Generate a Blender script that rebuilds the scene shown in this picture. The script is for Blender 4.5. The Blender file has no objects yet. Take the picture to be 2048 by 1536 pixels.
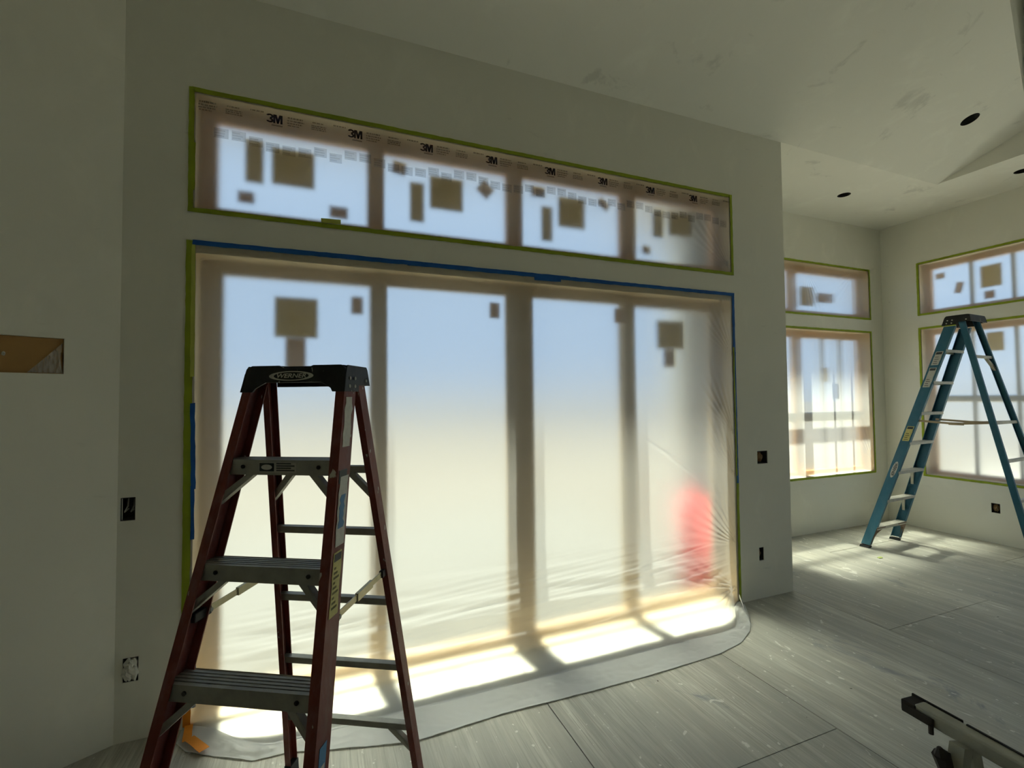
import bpy, math, random
from mathutils import Vector, Matrix, noise
random.seed(7)
scn = bpy.context.scene
COL = scn.collection

# ------------------------------------------------------------------ camera
F_PX = 935.4932
YAW, PIT, ROL = math.radians(21.661), math.radians(1.8101), math.radians(-0.5242)
CAM = Vector((0.6508, -2.8127, 1.6237))
fw = Vector((math.sin(YAW)*math.cos(PIT), math.cos(YAW)*math.cos(PIT), math.sin(PIT)))
rt = Vector((math.cos(YAW), -math.sin(YAW), 0))
up = rt.cross(fw)
c_, s_ = math.cos(ROL), math.sin(ROL)
rt, up = c_*rt + s_*up, -s_*rt + c_*up
cd = bpy.data.cameras.new('camera')
cd.sensor_fit = 'HORIZONTAL'; cd.sensor_width = 36.0; cd.lens = F_PX/2048*36.0
cd.clip_start = 0.05; cd.clip_end = 400
cam = bpy.data.objects.new('camera', cd); COL.objects.link(cam)
m3 = Matrix((rt, up, -fw)).transposed()
cam.matrix_world = Matrix.Translation(CAM) @ m3.to_4x4()
scn.camera = cam

# ------------------------------------------------------------------ sky, sun, exposure
w = bpy.data.worlds.new('sky'); scn.world = w; w.use_nodes = True
nt = w.node_tree; bg = nt.nodes['Background']
bg.inputs['Color'].default_value = (0.59, 0.76, 1.08, 1); bg.inputs['Strength'].default_value = 0.79
SUN_DIR = Vector((0.18, -1.0, -1.66)).normalized()          # the way the light travels
sl = bpy.data.lights.new('sun', 'SUN'); sl.energy = 19.0; sl.angle = math.radians(5); sl.color = (1.0, 0.955, 0.82)
so = bpy.data.objects.new('sun', sl); COL.objects.link(so)
so.rotation_euler = SUN_DIR.to_track_quat('-Z', 'Y').to_euler(); so.location = (4, 9, 14)
scn.view_settings.view_transform = 'Standard'; scn.view_settings.look = 'None'
scn.view_settings.exposure = 0.47; scn.view_settings.gamma = 1.0; scn.view_settings.use_curve_mapping = False
cy = scn.cycles
cy.use_denoising = True
cy.max_bounces = 10; cy.diffuse_bounces = 5; cy.glossy_bounces = 3; cy.transmission_bounces = 8
cy.transparent_max_bounces = 16; cy.sample_clamp_indirect = 8.0
cy.caustics_reflective = False; cy.use_adaptive_sampling = True; cy.adaptive_threshold = .06; cy.adaptive_min_samples = 16

# ------------------------------------------------------------------ materials
MATS = {}
def new_mat(name):
    m = bpy.data.materials.new(name); m.use_nodes = True
    t = m.node_tree; t.nodes.clear()
    o = t.nodes.new('ShaderNodeOutputMaterial')
    MATS[name] = m
    return m, t, o
def N(t, kind, **kw):
    n = t.nodes.new(kind)
    for k, v in kw.items():
        if k in n.inputs.keys() or isinstance(k, int): n.inputs[k].default_value = v
        else: setattr(n, k, v)
    return n
def ramp(t, fac, stops):
    r = t.nodes.new('ShaderNodeValToRGB'); e = r.color_ramp.elements
    while len(e) < len(stops): e.new(0.5)
    for i, (p, c) in enumerate(stops):
        e[i].position = p; e[i].color = c if len(c) == 4 else (*c, 1)
    t.links.new(fac, r.inputs[0]); return r.outputs[0]
def mixc(t, f, a, b, blend='MIX'):
    n = t.nodes.new('ShaderNodeMix'); n.data_type = 'RGBA'; n.blend_type = blend
    for v, i in ((f, 0), (a, 6), (b, 7)):
        if hasattr(v, 'is_linked'): t.links.new(v, n.inputs[i])
        else: n.inputs[i].default_value = v if i == 0 else (*v, 1)[:4]
    return n.outputs[2]
def noise_tex(t, scale, detail=3, rough=.55, vec=None, dist=0.0):
    n = t.nodes.new('ShaderNodeTexNoise'); n.inputs['Scale'].default_value = scale
    n.inputs['Detail'].default_value = detail; n.inputs['Roughness'].default_value = rough
    n.inputs['Distortion'].default_value = dist
    if vec is not None: t.links.new(vec, n.inputs['Vector'])
    return n.outputs['Fac']
def obj_vec(t, scale=(1, 1, 1), loc=(0, 0, 0), rot=(0, 0, 0)):
    tc = t.nodes.new('ShaderNodeTexCoord'); mp = t.nodes.new('ShaderNodeMapping')
    mp.inputs['Scale'].default_value = scale; mp.inputs['Location'].default_value = loc; mp.inputs['Rotation'].default_value = rot
    t.links.new(tc.outputs['Object'], mp.inputs['Vector']); return mp.outputs[0]
def bump(t, h, strength=.2, dist=.002):
    b = t.nodes.new('ShaderNodeBump'); b.inputs['Strength'].default_value = strength; b.inputs['Distance'].default_value = dist
    t.links.new(h, b.inputs['Height']); return b.outputs[0]
def principled(t, o, col, rough=.6, metal=0.0, normal=None, spec=.4):
    p = t.nodes.new('ShaderNodeBsdfPrincipled')
    if hasattr(col, 'is_linked'): t.links.new(col, p.inputs['Base Color'])
    else: p.inputs['Base Color'].default_value = (*col, 1)
    if hasattr(rough, 'is_linked'): t.links.new(rough, p.inputs['Roughness'])
    else: p.inputs['Roughness'].default_value = rough
    p.inputs['Metallic'].default_value = metal; p.inputs['Specular IOR Level'].default_value = spec
    if normal is not None: t.links.new(normal, p.inputs['Normal'])
    t.links.new(p.outputs[0], o.inputs[0]); return p
def plain(name, col, rough=.6, metal=0.0, vary=.12, scale=14, spec=.4, bmp=.1):
    m, t, o = new_mat(name); v = obj_vec(t)
    f = noise_tex(t, scale, 4, .6, v)
    c = mixc(t, f, tuple(x*(1-vary) for x in col), tuple(min(1, x*(1+vary)) for x in col))
    principled(t, o, c, rough, metal, bump(t, f, bmp, .001), spec); return m

def wall_mat(name, col, lo=.66, dk=.35):
    m, t, o = new_mat(name); v = obj_vec(t)
    f = noise_tex(t, 1.1, 3, .5, v); fine = noise_tex(t, 160, 2, .5, v)
    c = mixc(t, f, tuple(x*.94 for x in col), tuple(x*1.04 for x in col))
    # joint-compound smears: a few stretched darker and paler patches
    sv = obj_vec(t, (1.6, 1.6, 3.6), (3.1, 7.7, 1.3), (.3, .5, .2))
    sm = noise_tex(t, 1.7, 5, .62, sv, .6)
    c = mixc(t, ramp(t, sm, [(lo, (0, 0, 0)), (lo+.07, (dk, dk, dk))]), c, tuple(x*.72 for x in col))
    sv2 = obj_vec(t, (2.5, 2.5, 1.4), (9.1, 2.2, 5.0), (.8, .1, .6))
    sm2 = noise_tex(t, 1.3, 4, .6, sv2, .4)
    c = mixc(t, ramp(t, sm2, [(.56, (0, 0, 0)), (.72, (.5, .5, .5))]), c, tuple(min(1, x*1.10) for x in col))
    principled(t, o, c, .85, 0, bump(t, fine, .12, .0015), .2); return m
wall_mat('drywall', (.90, .885, .79))
wall_mat('ceiling_paint', (.92, .91, .83), .615, .55)

def plywood():
    m, t, o = new_mat('plywood')
    gi = t.nodes.new('ShaderNodeObjectInfo')
    gv = obj_vec(t, (34, 2.2, 1)); grain = noise_tex(t, 1.0, 5, .65, gv, .35)
    gv2 = obj_vec(t, (150, 3.0, 1)); fine = noise_tex(t, 1.0, 3, .6, gv2)
    big = noise_tex(t, 1.6, 4, .6, obj_vec(t, (1, .8, 1), (3, 1, 0)))
    gr = ramp(t, grain, [(.30, (0, 0, 0)), (.68, (1, 1, 1))])
    base = mixc(t, gr, (.42, .40, .33), (.70, .69, .60))
    st = noise_tex(t, 1.0, 4, .6, obj_vec(t, (9, .8, 1), (6, 2, 0)), .5)
    base = mixc(t, ramp(t, st, [(.40, (.75, .75, .75)), (.58, (0, 0, 0))]), base, (.36, .35, .30))
    base = mixc(t, ramp(t, fine, [(.35, (1, 1, 1)), (.50, (0, 0, 0))]), base, (.36, .34, .28))
    base = mixc(t, ramp(t, big, [(.38, (0, 0, 0)), (.72, (.75, .75, .75))]), base, (.42, .42, .37))
    # bare wood showing, grey-blue smears and white paint drips
    wv = obj_vec(t, (4, .9, 1), (2, 5, 0)); wn = noise_tex(t, 1.2, 5, .7, wv, .6)
    base = mixc(t, ramp(t, wn, [(.60, (0, 0, 0)), (.74, (.6, .6, .6))]), base, (.48, .44, .34))
    bv = obj_vec(t, (1.2, .8, 1), (7.3, 2.9, 0)); bn = noise_tex(t, 1.5, 6, .72, bv, .5)
    base = mixc(t, ramp(t, bn, [(.61, (0, 0, 0)), (.69, (.7, .7, .7))]), base, (.19, .20, .24))
    pv = obj_vec(t, (5, 2.6, 1), (1, 8, 0)); pn = noise_tex(t, 1.9, 4, .6, pv, .8)
    base = mixc(t, ramp(t, pn, [(.66, (0, 0, 0)), (.68, (.75, .75, .75))]), base, (.78, .77, .70))
    pn2 = noise_tex(t, 26, 2, .5, obj_vec(t, (1, .7, 1)))
    base = mixc(t, ramp(t, pn2, [(.70, (0, 0, 0)), (.715, (.8, .8, .8))]), base, (.78, .77, .70))
    kn = noise_tex(t, 15, 2, .5, obj_vec(t, (1, 1, 1), (11, 4, 0)))
    base = mixc(t, ramp(t, kn, [(.76, (0, 0, 0)), (.775, (.9, .9, .9))]), base, (.10, .09, .07))
    t.links.new(gi.outputs['Random'], (hs := t.nodes.new('ShaderNodeMapRange')).inputs[0])
    hs.inputs['To Min'].default_value = .88; hs.inputs['To Max'].default_value = 1.08
    hv = t.nodes.new('ShaderNodeHueSaturation'); t.links.new(base, hv.inputs['Color']); t.links.new(hs.outputs[0], hv.inputs['Value'])
    principled(t, o, hv.outputs[0], .55, 0, bump(t, fine, .35, .002), .35)
plywood()
plain('subfloor', (.05, .045, .04))
plain('jamb_wood', (.80, .66, .44), .6, scale=5)
plain('transom_wood', (.68, .36, .12), .5, scale=6)
plain('door_wood', (.62, .47, .29), .5, scale=6)
plain('sash_grey', (.42, .40, .36), .5)
plain('green_tape', (.33, .42, .02), .6, vary=.25, scale=9)
plain('pale_green_tape', (.55, .60, .12), .6, vary=.2, scale=9)
plain('blue_tape', (.01, .12, .45), .6, vary=.25, scale=9)
plain('orange_tape', (.80, .28, .02), .6, vary=.15, scale=12)
def paper(name, col, back, see=0.0):
    m, t, o = new_mat(name); f = noise_tex(t, 9, 3, .5, obj_vec(t))
    c = mixc(t, f, tuple(x*.85 for x in col), tuple(min(1, x*1.1) for x in col))
    d = N(t, 'ShaderNodeBsdfDiffuse'); l = N(t, 'ShaderNodeBsdfTranslucent'); t.links.new(c, d.inputs[0]); t.links.new(c, l.inputs[0])
    a = N(t, 'ShaderNodeMixShader'); a.inputs[0].default_value = back
    t.links.new(d.outputs[0], a.inputs[1]); t.links.new(l.outputs[0], a.inputs[2]); last = a
    if see:
        tr = N(t, 'ShaderNodeBsdfTransparent'); last = N(t, 'ShaderNodeMixShader'); last.inputs[0].default_value = see
        t.links.new(a.outputs[0], last.inputs[1]); t.links.new(tr.outputs[0], last.inputs[2])
    t.links.new(last.outputs[0], o.inputs[0])
paper('sticker_yellow', (.66, .52, .20), .35); paper('sticker_tan', (.62, .42, .26), .35)
paper('ink_blue', (.03, .04, .09), .3, .25); paper('ink_grey', (.15, .14, .15), .3, .72); paper('ink_pale', (.2, .2, .23), .3, .85)
plain('aluminium', (.46, .45, .40), .42, .75, vary=.3, scale=30, bmp=.25)
plain('pale_aluminium', (.60, .58, .50), .6, .3, vary=.25, scale=24, bmp=.3)
plain('dusty_aluminium', (.36, .355, .31), .6, .35, vary=.3, scale=24, bmp=.3)
plain('steel_link', (.50, .47, .30), .45, .6, vary=.25, scale=40)
plain('black_steel', (.03, .03, .028), .5, .3, vary=.3)
plain('rubber', (.05, .055, .055), .8)
plain('brown_steel', (.16, .10, .06), .6, .2, vary=.3)
plain('tan_bar', (.45, .36, .24), .5, .3)
plain('sticker_white', (.62, .62, .56), .6, vary=.2, scale=60)
plain('label_yellow', (.66, .60, .22), .6, vary=.25, scale=70)
plain('label_print', (.05, .06, .06), .6)
plain('label_blue', (.10, .28, .50), .6)
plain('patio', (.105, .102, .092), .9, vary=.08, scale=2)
plain('apron', (.40, .39, .36), .9, vary=.08, scale=2)  # set much paler than the patio to bounce light into the nook
plain('dirt', (.105, .092, .075), .95, vary=.15, scale=.4)
plain('eave_paint', (.55, .50, .42), .8)
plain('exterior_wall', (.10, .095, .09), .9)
plain('red_plastic', (.70, .03, .035), .45)
plain('black_plastic', (.03, .03, .03), .5)
plain('box_steel', (.075, .075, .07), .6, .3)
plain('niche_wood', (.44, .25, .09), .7, vary=.12, scale=5)
plain('insulation', (.30, .18, .08), .9, vary=.4, scale=60)
plain('paper_wad', (.72, .71, .64), .9, vary=.15, scale=40, bmp=.5)
plain('can_metal', (.035, .035, .035), .6, .3)
plain('trestle_metal', (.46, .46, .38), .5, .3, vary=.25, scale=25)
plain('dark_clamp', (.035, .03, .025), .7, .1, vary=.4)
plain('debris_green', (.35, .42, .12), .8)

def painted(name, col, spec_col=(.62, .60, .52), rough=.5, amount=.70, dust=.25):
    m, t, o = new_mat(name); v = obj_vec(t)
    f = noise_tex(t, 6, 5, .65, v)
    c = mixc(t, f, tuple(x*.75 for x in col), tuple(min(1, x*1.15) for x in col))
    d = noise_tex(t, 19, 6, .7, obj_vec(t, (1, 1, .45), (4, 1, 2)))
    c = mixc(t, ramp(t, d, [(.45, (0, 0, 0)), (.85, (dust*2, dust*2, dust*2))]), c, tuple(.5*x + .2 for x in col))
    p = noise_tex(t, 30, 3, .55, obj_vec(t, (1, 1, .5), (8, 3, 6)), .7)
    c = mixc(t, ramp(t, p, [(amount, (0, 0, 0)), (amount+.02, (.9, .9, .9))]), c, spec_col)
    principled(t, o, c, rough, 0, bump(t, d, .2, .001), .4); return m
painted('red_fiberglass', (.19, .034, .021))
painted('blue_fiberglass', (.035, .165, .25), amount=.76, dust=.12)
painted('cap_black', (.010, .012, .012), amount=.685, dust=.08)

def film_mat(name, haze, rough, ior=1.35, clear=0.0, milk=0.0):
    m, t, o = new_mat(name)
    r = N(t, 'ShaderNodeBsdfRefraction'); r.inputs['Color'].default_value = (.985, .985, .985, 1)
    r.inputs['Roughness'].default_value = rough; r.inputs['IOR'].default_value = ior
    tl = N(t, 'ShaderNodeBsdfTranslucent'); tl.inputs['Color'].default_value = (.93, .93, .91, 1)
    g = N(t, 'ShaderNodeBsdfGlossy'); g.inputs['Roughness'].default_value = .25; g.inputs['Color'].default_value = (.9, .9, .9, 1)
    a = N(t, 'ShaderNodeMixShader'); a.inputs[0].default_value = haze
    t.links.new(r.outputs[0], a.inputs[1]); t.links.new(tl.outputs[0], a.inputs[2])
    b = N(t, 'ShaderNodeMixShader'); b.inputs[0].default_value = .05
    t.links.new(a.outputs[0], b.inputs[1]); t.links.new(g.outputs[0], b.inputs[2])
    last = b
    for sh, f, col in (('ShaderNodeBsdfDiffuse', milk, (.85, .85, .82, 1)), ('ShaderNodeBsdfTransparent', clear, (1, 1, 1, 1))):
        if f:
            x = N(t, sh); x.inputs['Color'].default_value = col
            k = N(t, 'ShaderNodeMixShader'); k.inputs[0].default_value = f
            t.links.new(last.outputs[0], k.inputs[1]); t.links.new(x.outputs[0], k.inputs[2]); last = k
    t.links.new(last.outputs[0], o.inputs[0]); return m
film_mat('film', .08, .64, 1.16, milk=.03)
film_mat('film_nook', .20, .55, 1.16, clear=.42, milk=.03)
film_mat('film_skirt', .15, .60, 1.16, milk=.60)
film_mat('film_door', .07, .62, 1.16, milk=.07)
def clear_film():
    m, t, o = new_mat('clear_film')
    tr = N(t, 'ShaderNodeBsdfTransparent'); d = N(t, 'ShaderNodeBsdfDiffuse'); d.inputs['Color'].default_value = (.8, .75, .68, 1)
    g = N(t, 'ShaderNodeBsdfGlossy'); g.inputs['Roughness'].default_value = .3
    f = noise_tex(t, 90, 3, .6, obj_vec(t, (1, 1, .2)))
    a = N(t, 'ShaderNodeMixShader'); t.links.new(ramp(t, f, [(.3, (.15, .15, .15)), (.7, (.45, .45, .45))]), a.inputs[0])
    t.links.new(tr.outputs[0], a.inputs[1]); t.links.new(d.outputs[0], a.inputs[2])
    b = N(t, 'ShaderNodeMixShader'); b.inputs[0].default_value = .06
    t.links.new(a.outputs[0], b.inputs[1]); t.links.new(g.outputs[0], b.inputs[2]); t.links.new(b.outputs[0], o.inputs[0])
clear_film()
def pane_mat():
    m, t, o = new_mat('glass')
    tr = N(t, 'ShaderNodeBsdfTransparent'); tr.inputs['Color'].default_value = (.93, .97, .94, 1)
    g = N(t, 'ShaderNodeBsdfGlossy'); g.inputs['Roughness'].default_value = .02
    lw = N(t, 'ShaderNodeLayerWeight'); lw.inputs['Blend'].default_value = .5
    pw = N(t, 'ShaderNodeMath'); pw.operation = 'POWER'; pw.inputs[1].default_value = 5; t.links.new(lw.outputs['Facing'], pw.inputs[0])
    fr = N(t, 'ShaderNodeMapRange'); fr.inputs['To Min'].default_value = .02; fr.inputs['To Max'].default_value = .6; t.links.new(pw.outputs[0], fr.inputs[0])
    a = N(t, 'ShaderNodeMixShader'); t.links.new(fr.outputs[0], a.inputs[0])
    t.links.new(tr.outputs[0], a.inputs[1]); t.links.new(g.outputs[0], a.inputs[2]); t.links.new(a.outputs[0], o.inputs[0])
pane_mat()

# ------------------------------------------------------------------ mesh helpers
class MB:
    def __init__(s): s.v = []; s.f = []
    def add(s, vs, fs):
        b = len(s.v); s.v += [Vector(p) for p in vs]; s.f += [tuple(i+b for i in f) for f in fs]; return s
    def box(s, x0, x1, y0, y1, z0, z1, M=None):
        vs = [Vector((x, y, z)) for z in (z0, z1) for y in (y0, y1) for x in (x0, x1)]
        if M is not None: vs = [M @ p for p in vs]
        return s.add(vs, [(0, 2, 3, 1), (4, 5, 7, 6), (0, 1, 5, 4), (2, 6, 7, 3), (0, 4, 6, 2), (1, 3, 7, 5)])
    def prism(s, loop, off):
        """loop: 3D polygon; off: vector or list of per-vertex partner points"""
        n = len(loop); a = [Vector(p) for p in loop]
        b = [p + Vector(off) for p in a] if not isinstance(off, list) else [Vector(p) for p in off]
        return s.add(a + b, [tuple(range(n-1, -1, -1)), tuple(range(n, 2*n))] + [(i, (i+1) % n, n+(i+1) % n, n+i) for i in range(n)])
    def bar(s, A, B, w, h, upv=(0, 0, 1)):
        A, B = Vector(A), Vector(B); d = (B-A).normalized(); u = Vector(upv)
        sd = d.cross(u).normalized(); u = sd.cross(d)
        l = [A + sd*x*w/2 + u*y*h/2 for x, y in ((-1, -1), (1, -1), (1, 1), (-1, 1))]
        return s.prism(l, B-A)
    def cyl(s, A, B, r, n=12, r2=None):
        A, B = Vector(A), Vector(B); d = (B-A).normalized()
        u = d.orthogonal().normalized(); q = d.cross(u); r2 = r if r2 is None else r2
        l = [A + (u*math.cos(6.28318*i/n) + q*math.sin(6.28318*i/n))*r for i in range(n)]
        k = [B + (u*math.cos(6.28318*i/n) + q*math.sin(6.28318*i/n))*r2 for i in range(n)]
        return s.prism(l, k)
    def tube(s, pts, r, n=8):
        for a, b in zip(pts, pts[1:]): s.cyl(a, b, r, n)
        return s
    def quad(s, *p): return s.add(p, [tuple(range(len(p)))])
    def xf(s, M): s.v = [M @ p for p in s.v]; return s

ROOT = {}
def tag(o, label=None, cat=None, group=None, kind=None):
    if label: o['label'] = label
    if cat: o['category'] = cat
    if group: o['group'] = group
    if kind: o['kind'] = kind
    return o
def thing(name, label, cat, loc=(0, 0, 0), rz=0, group=None, kind=None):
    o = bpy.data.objects.new(name, None); COL.objects.link(o); o.empty_display_size = .1
    o.location = loc; o.rotation_euler = (0, 0, rz)
    ROOT[o] = Matrix.Translation(loc) @ Matrix.Rotation(rz, 4, 'Z')
    return tag(o, label, cat, group, kind)
def mk(name, mb, mat, parent=None, local=False, smooth=False, bevel=0, mesh=None):
    """one mesh object; world-space vertices unless local"""
    if mesh is None:
        vs = mb.v
        if parent is not None and not local:
            Mi = ROOT[parent].inverted(); vs = [Mi @ p for p in vs]
        mesh = bpy.data.meshes.new(name); mesh.from_pydata([tuple(p) for p in vs], [], mb.f); mesh.update()
    o = bpy.data.objects.new(name, mesh); COL.objects.link(o)
    if not mesh.materials: mesh.materials.append(MATS[mat])
    if parent is not None: o.parent = parent
    ROOT[o] = ROOT.get(parent, Matrix())
    if smooth:
        for p in mesh.polygons: p.use_smooth = True
    if bevel:
        b = o.modifiers.new('bevel', 'BEVEL'); b.width = bevel; b.segments = 2; b.limit_method = 'ANGLE'
    return o
def solo(name, mb, mat, label, cat, **kw):
    """a top-level thing of one mesh"""
    return tag(mk(name, mb, mat, None, **kw), label, cat)
def struct(name, mb, mat, label=None, cat=None, parent=None, **kw):
    return tag(mk(name, mb, mat, parent, **kw), label, cat, None, 'structure' if parent is None else None)
def text_mb(txt, size, M, bold=0.0, extrude=.0004, shear=0.0, sx=1.0):
    cu = bpy.data.curves.new('lettering', 'FONT'); cu.body = txt; cu.size = size; cu.align_x = 'CENTER'; cu.align_y = 'CENTER'
    cu.offset = bold; cu.extrude = extrude; cu.shear = shear; cu.resolution_u = 3
    o = bpy.data.objects.new('lettering', cu); COL.objects.link(o)
    bpy.context.view_layer.update()
    me = o.evaluated_get(bpy.context.evaluated_depsgraph_get()).to_mesh()
    mb = MB(); S = Matrix.Diagonal((sx, 1, 1, 1))
    mb.add([M @ (S @ v.co) for v in me.vertices], [tuple(p.vertices) for p in me.polygons])
    o.to_mesh_clear(); bpy.data.objects.remove(o); bpy.data.curves.remove(cu)
    return mb
def frame_M(origin, ux, uz):
    """matrix taking text x->ux, y->uz, normal = ux x uz, at origin"""
    ux, uz = Vector(ux).normalized(), Vector(uz).normalized(); n = ux.cross(uz)
    return Matrix.Translation(origin) @ Matrix((ux, uz, n)).transposed().to_4x4()

def wall_plate(mb, P, a0, a1, b0, b1, thru, shallow, depth):
    """P(a,b,d)->world; rectangular wall with through and front-only rectangular holes"""
    holes = thru + shallow
    def cells(hs, d, flip):
        A = sorted({a0, a1, *[h[0] for h in hs], *[h[1] for h in hs]}); B = sorted({b0, b1, *[h[2] for h in hs], *[h[3] for h in hs]})
        A = [x for x in A if a0 <= x <= a1]; B = [x for x in B if b0 <= x <= b1]
        for p, q in zip(A, A[1:]):
            for r, s in zip(B, B[1:]):
                m, n = (p+q)/2, (r+s)/2
                if any(h[0] < m < h[1] and h[2] < n < h[3] for h in hs): continue
                l = [P(p, r, d), P(q, r, d), P(q, s, d), P(p, s, d)]
                mb.quad(*(l[::-1] if flip else l))
    cells(holes, 0, False); cells(thru, depth, True)
    for (p, q, r, s), dd in [(h, depth) for h in thru] + [(h, .012) for h in shallow]:
        for u, v in (((p, r), (q, r)), ((q, r), (q, s)), ((q, s), (p, s)), ((p, s), (p, r))):
            mb.quad(P(*u, 0), P(*v, 0), P(*v, dd), P(*u, dd))
    for u, v in (((a0, b0), (a1, b0)), ((a1, b0), (a1, b1)), ((a1, b1), (a0, b1)), ((a0, b1), (a0, b0))):
        mb.quad(P(*u, 0), P(*v, 0), P(*v, depth), P(*u, depth))

# ------------------------------------------------------------------ dimensions
ZC = 3.804; XL, XE, DW, X3, Y2 = -.283, 4.272, 3.68, 7.441, 1.0723
ZTB, ZTT, ZD = 2.610, 3.242, 2.44
SILL = .6486; TH = .17
W2L, W2R = 4.62, 7.187
W3A, W3B = .666, -1.55
boxes1 = [(-.272, -.212, 1.050, 1.162), (-.252, -.190, .280, .395), (3.905, 4.020, 1.075, 1.180), (3.900, 3.952, .300, .405)]
P1 = lambda a, b, d: Vector((a, d, b))
P2 = lambda a, b, d: Vector((a, Y2+d, b))
P3 = lambda a, b, d: Vector((X3+d, -a, b))
LA = math.radians(29); LD = Vector((-math.cos(LA), -math.sin(LA), 0)); LN = Vector((-math.sin(LA), math.cos(LA), 0))
PL = lambda a, b, d: Vector((XL, 0, b)) + LD*(-a) + LN*d        # a runs from -len (far left) to 0 (corner)

mb = MB(); wall_plate(mb, P1, XL-.1, XE, 0, ZC+.02, [(0, DW, 0, ZD), (0, DW, ZTB, ZTT)], boxes1, TH)
struct('wall_front', mb, 'drywall', 'bare drywall wall around the wide glass door', 'wall')
mb = MB(); wall_plate(mb, P2, XE-.2, X3+.1, 0, ZC+.02, [(W2L, W2R, SILL, ZD), (W2L, W2R, ZTB, ZTT)], [], TH)
struct('wall_nook', mb, 'drywall', 'bare drywall wall set back behind the doorway corner', 'wall')
mb = MB(); wall_plate(mb, P3, -(Y2+.1), 9.2, 0, 5.5, [(-W3A, -W3B, SILL, ZD), (-W3A, -W3B, ZTB, ZTT), (1.85, 3.85, .05, ZD), (1.85, 3.85, ZTB, ZTT)], [(-.062, .012, .330, .434)], TH)  # last two through holes hold the added fill windows
struct('wall_right', mb, 'drywall', 'bare drywall wall behind the blue ladder', 'wall')
NI = (-.62, -.198, 1.755, 1.915)
LL = 2.7
mb = MB(); wall_plate(mb, PL, -LL, .02, 0, 5.5, [], [NI], .14)
struct('wall_left', mb, 'drywall', 'bare drywall wall angled along the left edge', 'wall')
# return of the front wall towards the nook, and walls behind the camera
mb = MB().box(XE-.17, XE, TH-.002, Y2+.02, 0, ZC+.02); struct('wall_return', mb, 'drywall', 'short drywall return at the nook corner', 'wall')
E0 = PL(-LL, 0, 0)
mb = MB().box(E0.x-.15, E0.x, -9.2, E0.y+.15, 0, 5.5); struct('wall_side', mb, 'drywall', 'side wall behind the photographer on the left', 'wall')
mb = MB().box(E0.x-.15, X3+.1, -9.2, -9.05, 0, 5.5); struct('wall_back', mb, 'drywall', 'wall behind the photographer', 'wall')

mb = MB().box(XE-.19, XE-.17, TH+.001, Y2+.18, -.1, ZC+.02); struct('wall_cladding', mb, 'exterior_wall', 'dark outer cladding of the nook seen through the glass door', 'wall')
# ceilings, with real round holes for the cans
def holed(mb, P, a0, a1, b0, b1, holes, r=.062, n=24):
    hs = [(a-r*1.4, a+r*1.4, b-r*1.4, b+r*1.4) for a, b in holes]
    A = sorted({a0, a1, *[h[0] for h in hs], *[h[1] for h in hs]}); B = sorted({b0, b1, *[h[2] for h in hs], *[h[3] for h in hs]})
    for p, q in zip(A, A[1:]):
        for u, v in zip(B, B[1:]):
            m, k = (p+q)/2, (u+v)/2
            if any(h[0] < m < h[1] and h[2] < k < h[3] for h in hs): continue
            mb.quad(P(p, u), P(q, u), P(q, v), P(p, v))
    for (a, b), h in zip(holes, hs):
        cor = [(h[1], h[3]), (h[0], h[3]), (h[0], h[2]), (h[1], h[2])]; mids = [(h[1], b), (a, h[3]), (h[0], b), (a, h[2])]
        for k in range(4):
            arc = [(a + r*math.cos(math.pi/2*(k + i/6)), b + r*math.sin(math.pi/2*(k + i/6))) for i in range(7)]
            l = [mids[k], cor[k], mids[(k+1) % 4]] + arc[::-1]
            mb.quad(*[P(*x) for x in l])
XS = 6.53
PF = lambda a, b: Vector((a, b, ZC))
mb = MB()
holed(mb, PF, XE-.18, X3+.1, 0, Y2+.1, [(5.873, .511)])
holed(mb, PF, XS, X3+.1, -9.1, 0, [(6.971, -.474)])
mb.quad((XS, 0, ZC), (XS, -9.1, ZC), (XS, -9.1, 5.4), (XS, -.69, 5.4), (XS, -.69, ZC+.23), (XS, 0, ZC))
struct('ceiling_soffit', mb, 'ceiling_paint', 'flat lower ceiling running around the nook', 'ceiling')
SL = 1/3.
PV = lambda a, b: Vector((a, b, ZC - b*SL))
mb = MB()
R0, R1 = (XS, -.69), (-3.6, -3.98)                     # upper edge of the sloped ceiling
hc = (5.817, -.591); r = .062*1.4
yl = lambda x: R0[1] + (R0[0]-x)*(R1[1]-R0[1])/(R0[0]-R1[0])
holed(mb, PV, hc[0]-.25, hc[0]+.25, hc[1]-.15, hc[1]+.15, [hc])
xa, xb, ya, yb = hc[0]-.25, hc[0]+.25, hc[1]-.15, hc[1]+.15
mb.quad(PV(xb, yb), PV(xb, 0), PV(xa, 0), PV(xa, yb)); mb.quad(PV(xa, ya), PV(xa, yl(xa)), PV(xb, yl(xb)), PV(xb, ya))
mb.quad(PV(xb, 0), PV(xb, yl(xb)), PV(*R0), PV(XS, 0)); mb.quad(PV(-3.6, 0), PV(*R1), PV(xa, yl(xa)), PV(xa, 0))
struct('ceiling_slope', mb, 'ceiling_paint', 'sloped ceiling rising from the front wall', 'ceiling')
mb = MB().quad(PV(*R0), PV(*R1), Vector((R1[0], R1[1], 5.45)), Vector((R0[0], R0[1], 5.45)))
mb.quad((-4.2, -9.2, 5.4), (X3+.1, -9.2, 5.4), (X3+.1, .2, 5.4), (-4.2, .2, 5.4))
struct('ceiling_upper', mb, 'ceiling_paint', 'upper ceiling and drop face above the slope', 'ceiling')
mb = MB().box(-4.6, 8.0, -9.5, .16, 5.5, 5.6); struct('roof', mb, 'eave_paint', 'roof deck over the room', 'roof')
mb = MB().box(-4.6, XE, .14, 1.50, ZC+.03, ZC+.16); struct('eave', mb, 'eave_paint', 'roof overhang outside the glass door', 'eave')
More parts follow.
